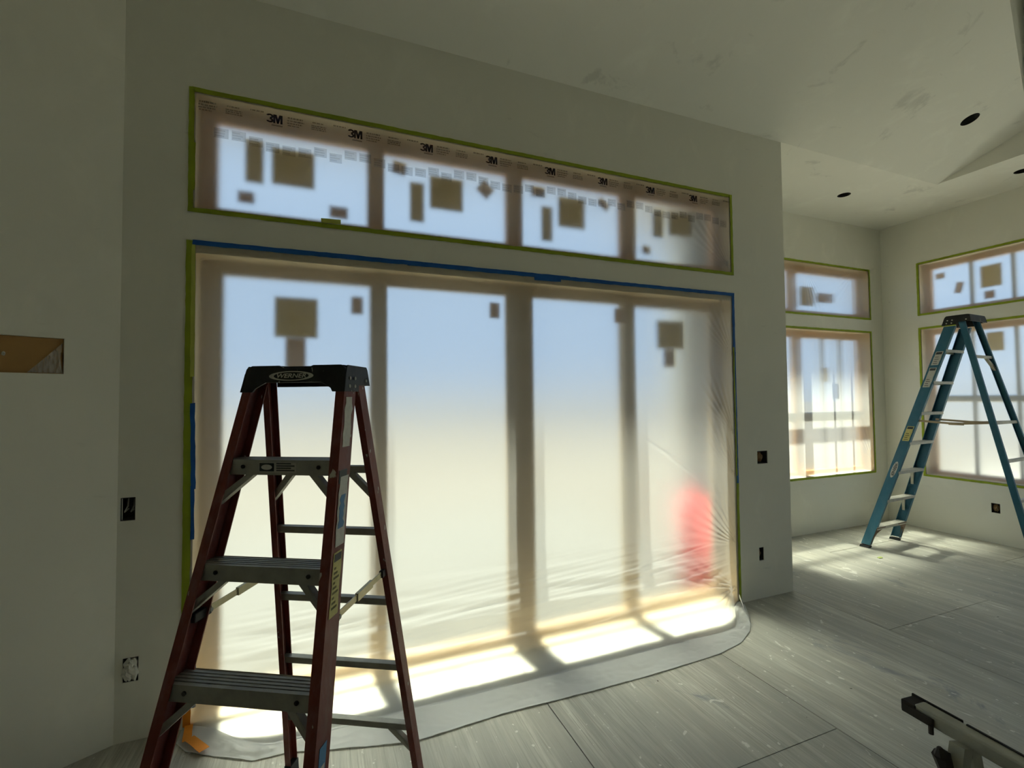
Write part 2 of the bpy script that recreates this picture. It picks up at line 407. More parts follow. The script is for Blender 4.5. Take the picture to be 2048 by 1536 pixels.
mb = MB().box(XE, 8.6, Y2+.14, 2.32, ZC+.03, ZC+.16).box(X3+.14, 8.5, -9.2, Y2+.14, ZC+.03, ZC+.16)
struct('eave.001', mb, 'eave_paint', 'roof overhang outside the nook windows', 'eave')

# floor: slab and single plywood sheets with open joints
mb = MB().box(-4.4, XE, -9.15, TH-.003, -.12, -.018).box(XE, X3+.05, -9.15, Y2+.05, -.12, -.018)
fl = struct('floor', mb, 'subfloor', 'worn plywood subfloor of large sheets, smeared with white paint', 'floor')
import bmesh
first = {}
cols = [(-4.35, -3.13), (-3.13, -1.91), (-1.91, -.69), (-.69, .53), (.53, 1.75), (1.75, 2.975), (2.975, 4.28), (4.28, 5.52), (5.52, 6.74), (6.74, X3+.04)]
offs = [.2, .9, .2, .65, -.1, -1.22, .25, -.71, -1.9, -.3]
for (xa, xb), jy in zip(cols, offs):
    ys = []
    y = jy
    while y < Y2: y += 2.44
    while y > -9.2: ys.append(y); y -= 2.44
    ys.append(y)
    for yb, ya in zip(ys, ys[1:]):
        yb2, ya2 = min(yb, Y2+.02), max(ya, -9.1)
        if yb2 - ya2 < .05: continue
        if xb <= XE+.05 and yb2 > .02: yb2 = .02 if yb2 > .02 else yb2
        if yb2 - ya2 < .05: continue
        j = lambda: random.uniform(.0008, .0028)
        m = MB().box(xa+j(), xb-j(), ya2+j(), yb2-j(), -.018, random.uniform(-.0012, .0))
        mk('plywood_sheet', m, 'plywood', fl)

# ------------------------------------------------------------------ exterior
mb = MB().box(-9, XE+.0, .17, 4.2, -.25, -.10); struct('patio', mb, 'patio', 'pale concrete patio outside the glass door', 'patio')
mb = MB().box(4.9, 14, Y2+.17, 2.2, -.25, -.10).box(X3+.17, 14, -9, Y2+.17, -.25, -.10); struct('patio.001', mb, 'apron', 'concrete apron outside the nook, made pale to bounce light indoors', 'patio')  # pale slab serves as a reflector for the nook ceiling
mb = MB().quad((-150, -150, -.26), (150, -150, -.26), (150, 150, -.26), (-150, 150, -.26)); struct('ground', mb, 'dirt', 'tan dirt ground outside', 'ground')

# ------------------------------------------------------------------ door and windows
def rect_frame(mb, P, a0, a1, b0, b1, wl, wr, wb, wt, d0, d1):
    def bx(p, q, r, s):
        l = [P(p, r, d0), P(q, r, d0), P(q, s, d0), P(p, s, d0)]; k = [P(p, r, d1), P(q, r, d1), P(q, s, d1), P(p, s, d1)]
        mb.prism(l, k)
    bx(a0, a0+wl, b0, b1); bx(a1-wr, a1, b0, b1); bx(a0+wl, a1-wr, b0, b0+wb); bx(a0+wl, a1-wr, b1-wt, b1)
def slab(P, a0, a1, b0, b1, d0, d1):
    return MB().prism([P(a0, b0, d0), P(a1, b0, d0), P(a1, b1, d0), P(a0, b1, d0)], [P(a0, b0, d1), P(a1, b0, d1), P(a1, b1, d1), P(a0, b1, d1)])

door = thing('door_1', 'wide four panel glass door taped over with plastic sheet', 'door', (DW/2, .1, 0), kind='structure')
mb = MB(); rect_frame(mb, P1, 0, DW, 0, ZD, .026, .026, .02, .05, .001, TH); mk('frame', mb, 'jamb_wood', door)
panels = [(.028, .992, .125), (.896, 1.866, .090), (1.866, 2.800, .090), (2.695, DW-.028, .125)]
stk = {0: [(.376, .603, 1.987, 2.218, 'sticker_yellow'), (.432, .540, 1.78, 1.985, 'sticker_tan'), (.788, .856, 2.142, 2.248, 'sticker_tan')],
       1: [(1.655, 1.725, 2.16, 2.264, 'sticker_tan')], 2: [(2.628, 2.700, 2.178, 2.285, 'sticker_tan')],
       3: [(3.04, 3.28, 2.005, 2.225, 'sticker_yellow'), (3.10, 3.20, 1.86, 2.0, 'sticker_tan')]}
for i, (a, b, d) in enumerate(panels):
    mb = MB(); st = .098
    rect_frame(mb, P1, a, b, .022, ZD-.052, st, st, .062, .072, d, d+.038)
    pf = mk('door_panel', mb, 'door_wood', door, bevel=.003)
    mk('pane', slab(P1, a+st-.005, b-st+.005, .079, ZD-.119, d+.016, d+.022), 'glass', pf)
    for (p, q, r, s, m) in stk[i]:
        mk('sticker', slab(P1, p, q, r, s, d+.0146, d+.0158), m, pf)
def window(n, P, a0, a1, b0, b1, mulls, thin, rails, fr, wood, stickers, label, d=.105, outer=.105):
    wnd = thing('window_%d' % n, label, 'window', P((a0+a1)/2, b0, .1), kind='structure')
    mb = MB(); rect_frame(mb, P, a0, a1, b0, b1, .018, .018, .018, .018, .001, TH); mk('jamb', mb, 'jamb_wood', wnd)
    mb = MB(); rect_frame(mb, P, a0+.018, a1-.018, b0+.018, b1-.018, fr, fr, fr*.6, fr, d, d+.05); sash = mk('frame', mb, wood, wnd)
    for x, wd in mulls: mk('mullion', slab(P, x-wd/2, x+wd/2, b0+.018+fr*.6, b1-.018-fr, d, d+.05), wood, wnd)
    for x in thin: mk('muntin', slab(P, x-.014, x+.014, b0+.018+fr*.6, b1-.018-fr, d+.012, d+.05), 'sash_grey', wnd)
    for z, wd in rails: mk('rail', slab(P, a0+.018+fr, a1-.018-fr, z-wd/2, z+wd/2, d+.008, d+.05), 'sash_grey', wnd)
    xs = sorted([(a0+.018+fr, a0+.018+fr)] + [(x-wd/2, x+wd/2) for x, wd in mulls] + [(x-.016, x+.016) for x in thin] + [(a1-.018-fr, a1-.018-fr)])
    for (l, r_), (l2, r2) in zip(xs, xs[1:]):
        mk('pane', slab(P, r_, l2, b0+.018+fr*.6, b1-.018-fr, d+.024, d+.030), 'glass', wnd)
    for (p, q, r, s, m, rz) in stickers:
        k = slab(P, p, q, r, s, d+.0222, d+.0236)
        if rz:
            cxy = P((p+q)/2, (r+s)/2, d+.023); ax = (P(0, 0, 1) - P(0, 0, 0)).normalized()
            k.xf(Matrix.Translation(cxy) @ Matrix.Rotation(rz, 4, ax) @ Matrix.Translation(-cxy))
        mk('sticker', k, m, wnd)
    return wnd
Y, T_ = 'sticker_yellow', 'sticker_tan'
ts = [(.225, .317, 2.85, 3.09, Y, 0), (.358, .583, 2.86, 3.07, Y, 0), (.19, .272, 2.73, 2.795, T_, 0), (.665, .768, 2.708, 2.778, T_, 0),
      (1.03, 1.112, 3.035, 3.11, T_, .15), (1.137, 1.227, 2.75, 3.0, Y, 0), (1.263, 1.483, 2.85, 3.06, Y, 0), (1.590, 1.685, 2.98, 3.07, T_, .7),
      (1.975, 2.08, 3.036, 3.105, T_, 0), (2.052, 2.138, 2.733, 2.978, Y, 0), (2.185, 2.402, 2.85, 3.065, Y, 0), (2.515, 2.61, 3.03, 3.088, T_, .6),
      (3.005, 3.10, 2.87, 3.085, Y, 0), (3.155, 3.365, 2.90, 3.088, Y, 0), (2.905, 2.98, 2.73, 2.79, T_, .2)]
window(1, P1, 0, DW, ZTB, ZTT, [(.928, .10), (1.842, .115), (2.765, .13)], [], [], .078, 'transom_wood', ts, 'long four pane transom window above the glass door')
w2m = (W2L+W2R)/2
window(2, P2, W2L, W2R, ZTB, ZTT, [(w2m, .13)], [], [], .08, 'transom_wood',
       [(6.06, 6.30, 2.74, 2.98, Y, 0), (6.36, 6.66, 2.80, 2.92, T_, 0)], 'transom window above the nook window beside the inside corner')
window(3, P2, W2L, W2R, SILL, ZD, [(w2m+.06, .13)], [6.43, 6.76], [(1.37, .11)], .08, 'transom_wood',
       [(6.40, 6.52, 1.80, 1.98, Y, 0)], 'tall nook window beside the inside corner, sunlit in its lower half')
window(4, P3, -W3A, -W3B, ZTB, ZTT, [], [-.208, .148, .51, .87, 1.23], [], .065, 'transom_wood',
       [(-.128, .054, 2.83, 3.08, Y, 0), (-.10, -.01, 2.70, 2.79, T_, 0), (-.545, -.455, 3.03, 3.10, T_, 0), (-.36, -.29, 2.82, 2.95, T_, .25), (.25, .42, 2.83, 3.08, Y, 0)],
       'transom window above the window behind the blue ladder')
window(5, P3, -W3A, -W3B, SILL, ZD, [], [-.22, .152, .51, .87, 1.23], [(1.58, .07)], .065, 'transom_wood',
       [(-.10, .05, 2.11, 2.32, Y, 0), (-.52, -.47, 2.16, 2.28, T_, 0)], 'tall window behind the blue ladder')

window(6, P3, 1.85, 3.85, .05, ZD, [(2.85, .09)], [], [], .09, 'transom_wood', [], 'bare glazed window added out of view in the right wall to brighten the room')  # added out of view as a fill light opening
window(7, P3, 1.85, 3.85, ZTB, ZTT, [(2.85, .09)], [], [], .07, 'transom_wood', [], 'bare transom added out of view in the right wall to brighten the room')  # likewise added, lets more sky light into the room
# ------------------------------------------------------------------ plastic masking sheets
def strip(P, a0, b0, a1, b1, wd, d=-.0012, th=.0006, jag=.0015, step=.035):
    """a thin tape strip from (a0,b0) to (a1,b1), torn ends, slightly uneven edges"""
    L = math.hypot(a1-a0, b1-b0); n = max(2, int(L/step)); ux, uz = (a1-a0)/L, (b1-b0)/L; nx, nz = -uz, ux
    lo, hi = [], []
    for i in range(n+1):
        s = L*i/n; e1 = -wd/2 + random.uniform(-jag, jag); e2 = wd/2 + random.uniform(-jag, jag)
        sk = random.uniform(-.003, .003) if i in (0, n) else 0
        lo.append((a0 + ux*(s+sk) + nx*e1, b0 + uz*(s+sk) + nz*e1)); hi.append((a0 + ux*s + nx*e2, b0 + uz*s + nz*e2))
    mb = MB(); vs = []
    for dd in (d, d-th):
        vs += [P(a, b, dd) for a, b in lo] + [P(a, b, dd) for a, b in hi]
    k = n+1; fs = []
    for i in range(n):
        fs += [(i, i+1, k+i+1, k+i), (2*k+i, 3*k+i, 3*k+i+1, 2*k+i+1), (i, 2*k+i, 2*k+i+1, i+1), (k+i, k+i+1, 3*k+i+1, 3*k+i)]
    fs += [(0, k, 3*k, 2*k), (n, 2*k+n, 3*k+n, k+n)]
    return mb.add(vs, fs)
def film_grid(P, AA, BB, fn, th=.0012):
    na, nb = len(AA), len(BB); vs = []
    for sgn in (0, th):
        for b in BB:
            for a in AA: vs.append(P(a, b, fn(a, b) + sgn))
    fs = []; o = na*nb
    for j in range(nb-1):
        for i in range(na-1):
            q = j*na+i
            fs.append((q, q+1, q+na+1, q+na)); fs.append((o+q, o+q+na, o+q+na+1, o+q+1))
    for i in range(na-1):
        fs.append((i, o+i, o+i+1, i+1)); q = (nb-1)*na+i; fs.append((q, q+1, o+q+1, o+q))
    for j in range(nb-1):
        q = j*na; fs.append((q, q+na, o+q+na, o+q)); q = j*na+na-1; fs.append((q, o+q, o+q+na, q+na))
    return MB().add(vs, fs)
def lin(a, b, st): n = max(1, int(round(abs(b-a)/st))); return [a + (b-a)*i/n for i in range(n+1)]
def fan(a, b, ax, bz, ang, spread, k, R, amp):
    """radial tucks that run out of a tape point"""
    dx, dz = a-ax, b-bz; r = math.hypot(dx, dz)
    if r < 1e-4 or r > R*2.2: return 0
    th = math.atan2(dz, dx) - ang; th = (th+math.pi) % (2*math.pi) - math.pi
    if abs(th) > spread*1.6: return 0
    return amp*math.exp(-(th/spread)**2)*math.sin(k*th)*min(1, r/.05)*math.exp(-(r/R)**2)
def flat_sheet(name, label, P, a0, a1, b0, b1, fans, tapes, mat='film', fine=None):
    s = thing(name, label, 'plastic sheet', P((a0+a1)/2, b0, 0), group=None)
    AA = lin(a0-.004, a1+.004, .03) if not fine else lin(a0-.004, fine, .03) + lin(fine, a1+.004, .006)[1:]
    BB = lin(b0-.004, b1+.004, .03 if not fine else .008)
    def fn(a, b):
        y = -.0025 + .0015*noise.noise(Vector((a*2.3, b*2.3, 3)))*min(1, (a-a0+.004)/.1, (a1+.004-a)/.1)
        for f in fans: y += fan(a, b, *f)
        return min(y, -.0022) if not (a0 + .03 < a < a1 - .03) else y
    mk('film', film_grid(P, AA, BB, fn), mat, s, smooth=True)
    for ti, (p, q, r, u, wd, m) in enumerate(tapes):
        mk('tape_strip', strip(P, p, q, r, u, wd, d=-.0040 - .0007*ti), m, s)
    return s
G, PG, B_ = 'green_tape', 'pale_green_tape', 'blue_tape'
TW = .024
def four(a0, a1, b0, b1, m=G, w=TW):
    return [(a0, b1, a1, b1, w, m), (a0, b0, a1, b0, w, m), (a0, b0-.01, a0, b1+.01, w, m), (a1, b0-.01, a1, b1+.01, w, m)]
pi = math.pi
s1 = flat_sheet('masking_sheet', 'printed plastic sheet taped in green over the long transom above the glass door', P1, 0, DW, ZTB, ZTT,
                [(DW-.01, ZTB+.02, math.radians(132), .33, 46, .40, .006)],
                four(0, DW, ZTB, ZTT) + [(.62, ZTB+.026, .725, ZTB+.030, .026, PG), (0.004, ZTB+.1, .004, ZTB+.35, .030, G)], fine=3.05)
s2 = flat_sheet('masking_sheet', 'wrinkled plastic sheet over the nook transom beside the inside corner', P2, W2L, W2R, ZTB, ZTT,
                [(5.98, ZTT-.03, math.radians(-70), .3, 50, .5, .003), (W2R-.25, ZTT-.02, math.radians(215), .3, 44, .5, .003)], four(W2L, W2R, ZTB, ZTT), mat='film_nook', fine=5.7)
s3 = flat_sheet('masking_sheet', 'sunlit plastic sheet over the tall nook window, crossed by shadow bands', P2, W2L, W2R, SILL, ZD,
                [(W2R-.02, SILL+.05, math.radians(112), .22, 50, .6, .0035), (5.9, 1.9, math.radians(200), .3, 44, .4, .003)], four(W2L, W2R, SILL, ZD), mat='film_nook', fine=5.7)
s4 = flat_sheet('masking_sheet', 'plastic sheet taped over the transom above the blue ladder', P3, -W3A, -W3B, ZTB, ZTT, [], four(-W3A, -W3B, ZTB, ZTT))
s5 = flat_sheet('masking_sheet', 'plastic sheet taped over the tall window behind the blue ladder', P3, -W3A, -W3B, SILL, ZD, [], four(-W3A, -W3B, SILL, ZD))

# print on the transom sheet: maker's mark, lines of small type, a row of pale stamps
XZ = lambda x, z, y=-.0048: frame_M((x, y, z), (1, 0, 0), (0, 0, 1))
def logo_mb(x, z, h):
    """heavy two-character mark drawn from slabs and arcs, h tall"""
    mb = MB(); w = h*.24
    def poly(pts): mb.prism([Vector((x + a*h, -.0048, z + b*h)) for a, b in pts], (0, .0003, 0))
    def arc(cx_, cz_, r0, r1, a0_, a1_, n=9):
        for k in range(n):
            p, q = a0_ + (a1_-a0_)*k/n, a0_ + (a1_-a0_)*(k+1)/n
            poly([(cx_ + r0[0]*math.cos(p), cz_ + r0[1]*math.sin(p)), (cx_ + r1[0]*math.cos(p), cz_ + r1[1]*math.sin(p)), (cx_ + r1[0]*math.cos(q), cz_ + r1[1]*math.sin(q)), (cx_ + r0[0]*math.cos(q), cz_ + r0[1]*math.sin(q))])
    arc(-.48, .235, (.16, .10), (.38, .265), math.radians(-90), math.radians(165))
    arc(-.48, -.235, (.16, .10), (.38, .265), math.radians(-165), math.radians(90))
    poly([(-.13, -.5), (.07, -.5), (.07, .5), (-.13, .5)]); poly([(.60, -.5), (.82, -.5), (.82, .5), (.60, .5)])
    poly([(.07, .5), (.20, .5), (.42, -.22), (.42, -.5), (.26, -.5), (.07, .12)]); poly([(.60, .5), (.60, .12), (.42, -.5), (.27, -.5), (.27, -.22), (.49, .5)])
    return mb
for i, x in enumerate([.383, .802, 1.217, 1.638, 2.058, 2.474, 2.887, 3.293]):
    mk('logo_print', logo_mb(x, 3.166, .048), 'ink_blue', s1)
ml, ms = MB(), MB()
def line(m, x0, x1, z, h): m.box(x0, x1, -.0049, -.0046, z-h/2, z+h/2)
for i in range(-1, 9):
    x = .383 + .4165*i
    def seg(a, b, z, h=.006):
        a, b = max(.02, x+a), min(DW-.02, x+b)
        p = a
        while p < b-.004:
            q = min(b, p + random.uniform(.008, .022)); line(ml, p, q-.003, z, h); p = q
    if .03 < x < DW-.1: line(ml, x-.015, x+.04, 3.130, .007)
    seg(.065, .145, 3.186, .009); seg(.062, .150, 3.170, .007); seg(.062, .142, 3.156, .007); seg(.065, .125, 3.143, .006)
    seg(.19, .25, 3.186, .007)
    for z in (3.168, 3.158, 3.148): seg(.185, .265, z, .006)
    seg(.30, .37, 3.192, .008)
tag(mk('small_print', ml, 'ink_grey', s1), kind='stuff')
for i in range(44):
    x = .10 + i*.0805; row = [0, 0, -.014, -.03, -.034, -.03, -.012, -.03][i % 8]
    if x > DW-.06: break
    z = 3.052 + row - .0*i
    line(ms, x, x+.066, z-.018, .052)
    for k in range(3):
        line(ms, x+.004, x+.056-random.uniform(0, .02), z-.004-k*.014, .007)
tag(mk('stamp_print', ms, 'ink_pale', s1), kind='stuff')

# the long sheet over the door: hangs, billows out and lies on the floor
s6 = thing('masking_sheet', 'large translucent plastic sheet draped over the glass door onto the floor', 'plastic sheet', (DW/2, -.1, 0))
edge_pts = [(-.01, -.10), (.05, -.19), (.2, -.285), (.35, -.37), (.5, -.375), (.67, -.43), (1.04, -.53), (1.49, -.505), (2.0, -.52), (2.5, -.52), (2.96, -.50), (3.2, -.45), (3.38, -.36), (3.55, -.21), (DW+.01, -.035)]
def edge_y(x):
    for (a, p), (b, q) in zip(edge_pts, edge_pts[1:]):
        if x <= b: return p + (q-p)*(x-a)/(b-a)
    return edge_pts[-1][1]
def sst(a, b, x): t = max(0, min(1, (x-a)/(b-a))); return t*t*(3-2*t)
fans = [(DW-.005, 1.93, math.radians(128), .30, 46, .30, .008), (DW-.005, 1.30, math.radians(122), .28, 50, .34, .008),
        (DW-.005, .98, math.radians(120), .28, 52, .36, .008), (DW-.005, .46, math.radians(140), .45, 44, .42, .009),
        (DW-.005, .12, math.radians(172), .32, 52, .75, .010), (DW-.02, ZD-.02, math.radians(195), .12, 60, 1.2, .003)]
AA = lin(-.006, 2.75, .0125) + lin(2.75, DW+.006, .006)[1:]
zz = lin(ZD+.006, .62, .012) + lin(.62, .012, .007)[1:]
NF = 34
tucks = [(1.02, 1.60, 1.40, 1.93), (2.66, 1.42, 3.40, .92), (2.70, 1.36, 3.2, 1.10), (.95, .30, 2.6, .46), (2.1, .36, 3.5, .52)]
rows = []
for z in zz:
    row = []
    for x in AA:
        b = sst(0, .45, x)*sst(DW, 3.25, x)
        y = -.0028 - b*(.33*math.exp(-z/.16) + .012*math.sin(math.pi*min(1, z/ZD)))
        g = math.exp(-((z-.27)/.20)**2)
        y += b*g*.028*noise.noise(Vector((x*.9 + z*.5, (z + .05*x)*21, 1.7))) + b*g*.012*noise.noise(Vector((x*1.4, (z - .06*x)*52, 5)))
        y += b*.004*noise.noise(Vector((x*2.0, z*1.3, 9)))*sst(ZD, ZD-.3, z)
        for f in fans: y += fan(x, z, *f)*sst(0, .02, DW-x)
        for (xa_, za_, xb_, zb_) in tucks:
            L_ = math.hypot(xb_-xa_, zb_-za_); u_ = ((x-xa_)*(xb_-xa_) + (z-za_)*(zb_-za_))/L_; w_ = ((x-xa_)*(zb_-za_) - (z-za_)*(xb_-xa_))/L_
            if 0 < u_ < L_ and abs(w_) < .03: y -= .007*math.exp(-(w_/.007)**2)*math.sin(pi*u_/L_)
        row.append(Vector((x, min(y, -.0022), z)))
    rows.append(row)
base = rows[-1]
for j in range(1, NF+1):
    t = j/NF; row = []
    for i, x in enumerate(AA):
        y0 = base[i].y; ye = min(edge_y(x), y0-.02); xx = x
        y = y0 + (ye-y0)*t
        lump = .5*abs(noise.noise(Vector((x*6, y*9, 2)))) + .25*abs(noise.noise(Vector((x*17, y*22, 4))))
        hump = math.sin(math.pi*t)*.030*(sst(3.0, 3.5, x)*1.6 + sst(.6, .3, x)*sst(.05, .3, x)*1.2 + .5)*sst(.03, .22, x)
        z = .0035 + (.012*(1-t)**2) + lump*hump + .012*lump*(t > .97)
        row.append(Vector((xx, y, z)))
    rows.append(row)
na, nb = len(AA), len(rows)
vs = [p for r in rows for p in r]
nrm = []
for j in range(nb):
    for i in range(na):
        du = rows[j][min(i+1, na-1)] - rows[j][max(i-1, 0)]; dv = rows[min(j+1, nb-1)][i] - rows[max(j-1, 0)][i]
        n = dv.cross(du); nrm.append(n.normalized())
if nrm[na*20+20].y > 0: nrm = [-n for n in nrm]
vs2 = [p + n*-.0012 for p, n in zip(vs, nrm)]
fs = []; o = na*nb
for j in range(nb-1):
    for i in range(na-1):
        q = j*na+i; fs.append((q, q+na, q+na+1, q+1)); fs.append((o+q, o+q+1, o+q+na+1, o+q+na))
for i in range(na-1):
    fs.append((i, i+1, o+i+1, o+i)); q = (nb-1)*na+i; fs.append((q, o+q, o+q+1, q+1))
for j in range(nb-1):
    q = j*na; fs.append((q, o+q, o+q+na, q+na)); q += na-1; fs.append((q, q+na, o+q+na, o+q))
fo = mk('film', MB().add(vs+vs2, fs), 'film_door', s6, smooth=True)
fo.data.materials.append(MATS['film_skirt'])
q0 = (len(zz)-1)*na
for p in fo.data.polygons:
    if min(p.vertices) % (na*nb) >= q0 and all((v % (na*nb)) >= q0 for v in p.vertices): p.material_index = 1
# tape around it
d_ = -.0042
for (p, q, r, u, wd, m, dd) in [(0, 0.10, 0, ZD+.012, .034, G, d_), (.016, 1.75, .016, ZD-.01, .018, PG, d_-.001), (.002, .10, .004, 1.0, .022, G, d_-.0012),
                                (.028, 1.18, .020, 1.615, .020, B_, d_-.002), (.026, .93, .024, 1.20, .016, B_, d_-.003), (.034, .10, .036, .42, .028, B_, d_-.002),
                                (.012, ZD+.002, 1.25, ZD+.004, .026, B_, d_-.0008), (1.1, ZD+.002, 2.2, ZD+.004, .027, B_, d_-.0016), (2.1, ZD+.002, DW+.012, ZD+.002, .025, B_, d_-.0024),
                                (1.93, ZD-.018, 2.13, ZD-.016, .022, B_, d_-.0036),
                                (DW, 1.92, DW, ZD+.014, .025, B_, d_), (DW+.004, .94, DW+.004, 1.98, .018, B_, d_-.0008), (DW-.006, 1.0, DW-.008, 2.02, .014, G, d_-.0016), (DW+.002, .02, DW+.002, 1.0, .024, G, d_)]:
    mk('tape_strip', strip(P1, p, q, r, u, wd, d=dd), m, s6)
mb = strip(P1, .012, .008, .010, .22, .034, d=-.010)
PFL = lambda a, b, d: Vector((a, b, .020 - d))
mk('tape_strip', mb, 'orange_tape', s6)
mk('tape_strip', strip(PFL, .020, .004, .042, -.135, .036, d=0), 'orange_tape', s6)
mk('tape_strip', strip(PFL, .050, -.120, .135, -.235, .042, d=-.002), 'orange_tape', s6)
# loose folded corner at the lower right
mb = MB(); q = [Vector((3.66, -.012, .05)), Vector((3.57, -.16, .012)), Vector((3.43, -.33, .008)), Vector((3.50, -.20, .075)), Vector((3.60, -.07, .11))]
mb.add(q + [p + Vector((.001, -.0012, .001)) for p in q], [(0, 1, 2, 3, 4), (9, 8, 7, 6, 5), (0, 5, 6, 1), (1, 6, 7, 2), (2, 7, 8, 3), (3, 8, 9, 4), (4, 9, 5, 0)])
mk('film_fold', mb, 'film_skirt', s6)

# ------------------------------------------------------------------ stepladders
def ladder(name, label, loc, rz, D, fib):
    t = thing(name, label, 'stepladder', loc, rz)
    T = D['T']
    wf = lambda z: D['wft'] + (D['wfb']-D['wft'])*(T-z)/T
    yf = lambda z: -D['lean']*(T-z)
    wr = lambda z: D['wrt'] + (D['wrb']-D['wrt'])*(T-z)/T
    yr = lambda z: D['yrt'] + D['leanr']*(T-z)
    def C(s, wfn, yfn, z, fl, wd, tk, rear):
        l = [(0, 0), (-fl, 0), (-fl, tk), (-tk, tk), (-tk, wd-tk), (-fl, wd-tk), (-fl, wd), (0, wd)]
        y0 = yfn(z) - (wd if rear else 0)
        return [Vector((s*(wfn(z)+a), y0+b, z)) for a, b in l]
    zt = T-.02
    for s in (-1, 1):
        a, b = C(s, wf, yf, .035, D['fl'], D['web'], .004, False), C(s, wf, yf, zt, D['fl'], D['web'], .004, False)
        rail = mk('front_rail', MB().prism(a, b), fib, t, local=True)
        a, b = C(s, wr, yr, .035, D['flr'], D['webr'], .0035, True), C(s, wr, yr, D['zc']-.016, D['flr'], D['webr'], .0035, True)
        rrail = mk('rear_rail', MB().prism(a, b), fib, t, local=True)
        # boots
        m = MB(); z0, z1 = 0, .10
        for (wfn, yfn, wd, fl_, rear, par) in ((wf, yf, D['web'], D['fl'], False, None), (wr, yr, D['webr'], D['flr'], True, None)):
            lo, hi = [], []
            for z, L in ((z0, lo), (z1, hi)):
                y0 = yfn(z) - (wd if rear else 0)
                L += [Vector((s*(wfn(z)+.003), y0-.003, z)), Vector((s*(wfn(z)-fl_-.004), y0-.003, z)), Vector((s*(wfn(z)-fl_-.004), y0+wd+.003, z)), Vector((s*(wfn(z)+.003), y0+wd+.003, z))]
            if not (rear is False and D.get('noboot')):
                mk('boot', MB().prism(lo, hi), 'rubber', t, local=True, bevel=.003)
            else:
                lo2 = [p.copy() for p in lo]; hi2 = [p + (q-p)*.1 for p, q in zip(lo, hi)]
                mk('foot_pad', MB().prism(lo2, [p*1.0 for p in C4(hi, lo, .25)]), 'rubber', t, local=True)
        # rivets on the outside web at each step
    tread = []
    for k in range(D['nsteps']):
        z = D['z1'] - .305*k
        if z < .1: break
        wi = wf(z)-.006; y0 = yf(z)+.002; dp = D['tread']
        prof = [(0, -D['fh']), (0, 0)]
        g = 5
        for i in range(g):
            a = .004 + (dp-.008)*i/g; b = .004 + (dp-.008)*(i+.62)/g; c = .004 + (dp-.008)*(i+1)/g
            prof += [(a, .0), (b, .0), (b, -.0025), (c, -.0025)]
        prof += [(dp, 0), (dp, -.028), (dp-.003, -.028), (dp-.003, -.005), (.004, -.005), (.004, -D['fh'])]
        l = [Vector((-wi, y0+a, z+b)) for a, b in prof]; m = MB().prism(l, (2*wi, 0, 0))
        st = mk('step', m, D['metal'], t, local=True)
        m = MB()
        for s in (-1, 1):
            m.cyl((s*(wi-.062), y0-.004, z-.022), (s*(wi-.062), y0+.001, z-.022), .0065, 10)
        mk('rivet', MB().cyl((-(wi-.062), y0-.004, z-.022), (-(wi-.062), y0+.001, z-.022), .0065, 10), 'black_steel', st, local=True)
        mk('rivet', MB().cyl(((wi-.062), y0-.004, z-.022), ((wi-.062), y0+.001, z-.022), .0065, 10), 'black_steel', st, local=True)
        if k in D['braced']:
            for s in (-1, 1):
                zb = z - D.get('bd', .115)
                m = MB().bar((s*(wi-.085), y0+.010, z-.034), (s*(wf(zb)-.008), yf(zb)+.012, zb), .020, .004, (0, 1, 0))
                m2 = MB().prism([Vector((s*(wi-.105), y0+.006, z-.04)), Vector((s*(wi-.078), y0+.006, z-.04)), Vector((s*(wf(zb)-.005), yf(zb)+.008, zb)), Vector((s*(wf(zb)-.005), yf(zb)+.008, zb-.028))], (0, .026, 0))
                mk('brace', m2, D['metal'], t, local=True)
    for z, br in D['bars']:
        wi = wr(z)-.004; y1 = yr(z)-.004
        m = MB().prism([Vector((-wi, y1-.030, z)), Vector((-wi, y1, z)), Vector((-wi, y1, z-.026)), Vector((-wi, y1-.026, z-.026)), Vector((-wi, y1-.030, z-.022))], (2*wi, 0, 0))
        mk('rear_bar', m, D['metal'], t, local=True, bevel=.002)
        if br:
            for s in br:
                zb = z-.11
                m = MB().prism([Vector((s*(wi-.10), y1-.03, z-.024)), Vector((s*(wi-.07), y1-.03, z-.024)), Vector((s*(wr(zb)-.006), yr(zb)-.034, zb)), Vector((s*(wr(zb)-.006), yr(zb)-.034, zb-.03))], (0, .022, 0))
                mk('rear_brace', m, D['metal'], t, local=True)
    # spreaders: two links each side with an overlap sleeve and end brackets
    zf, zr = D['spf'], D['spr']
    for s in (-1, 1):
        A = Vector((s*(wf(zf)-.016), yf(zf)+D['web']*.55, zf)); B = Vector((s*(wr(zr)-.014), yr(zr)-D['webr']*.5, zr)); M_ = A.lerp(B, .56) + Vector((0, 0, D.get('sag', 0)))
        sp = mk('spreader', MB().bar(A, M_, .004, .020).bar(M_, B, .004, .020), D['link'], t, local=True)
        e = (B-A).normalized()
        mk('sleeve', MB().bar(M_ - e*.055, M_ + e*.055, .011, .026), D['link'], sp, local=True)
        if D['brackets']:
            mk('bracket', MB().bar(A - e*.012, A + e*.055, .016, .028), 'black_steel', sp, local=True, bevel=.003)
            mk('bracket', MB().bar(B - e*.05, B + e*.012, .016, .026), 'black_steel', sp, local=True, bevel=.003)
            mk('rivet', MB().cyl(A + e*.05 + Vector((-.012, 0, 0)), A + e*.05 + Vector((.012, 0, 0)), .007, 10), D['metal'], sp, local=True)
    # cap: hollow top with a front skirt cut away in the middle
    zc, yb = D['zc'], D['yrt']+.030
    y0 = .004
    cw = lambda z: wf(z) + .004
    f = MB()
    zb, zm = zc-.090, zc-.058
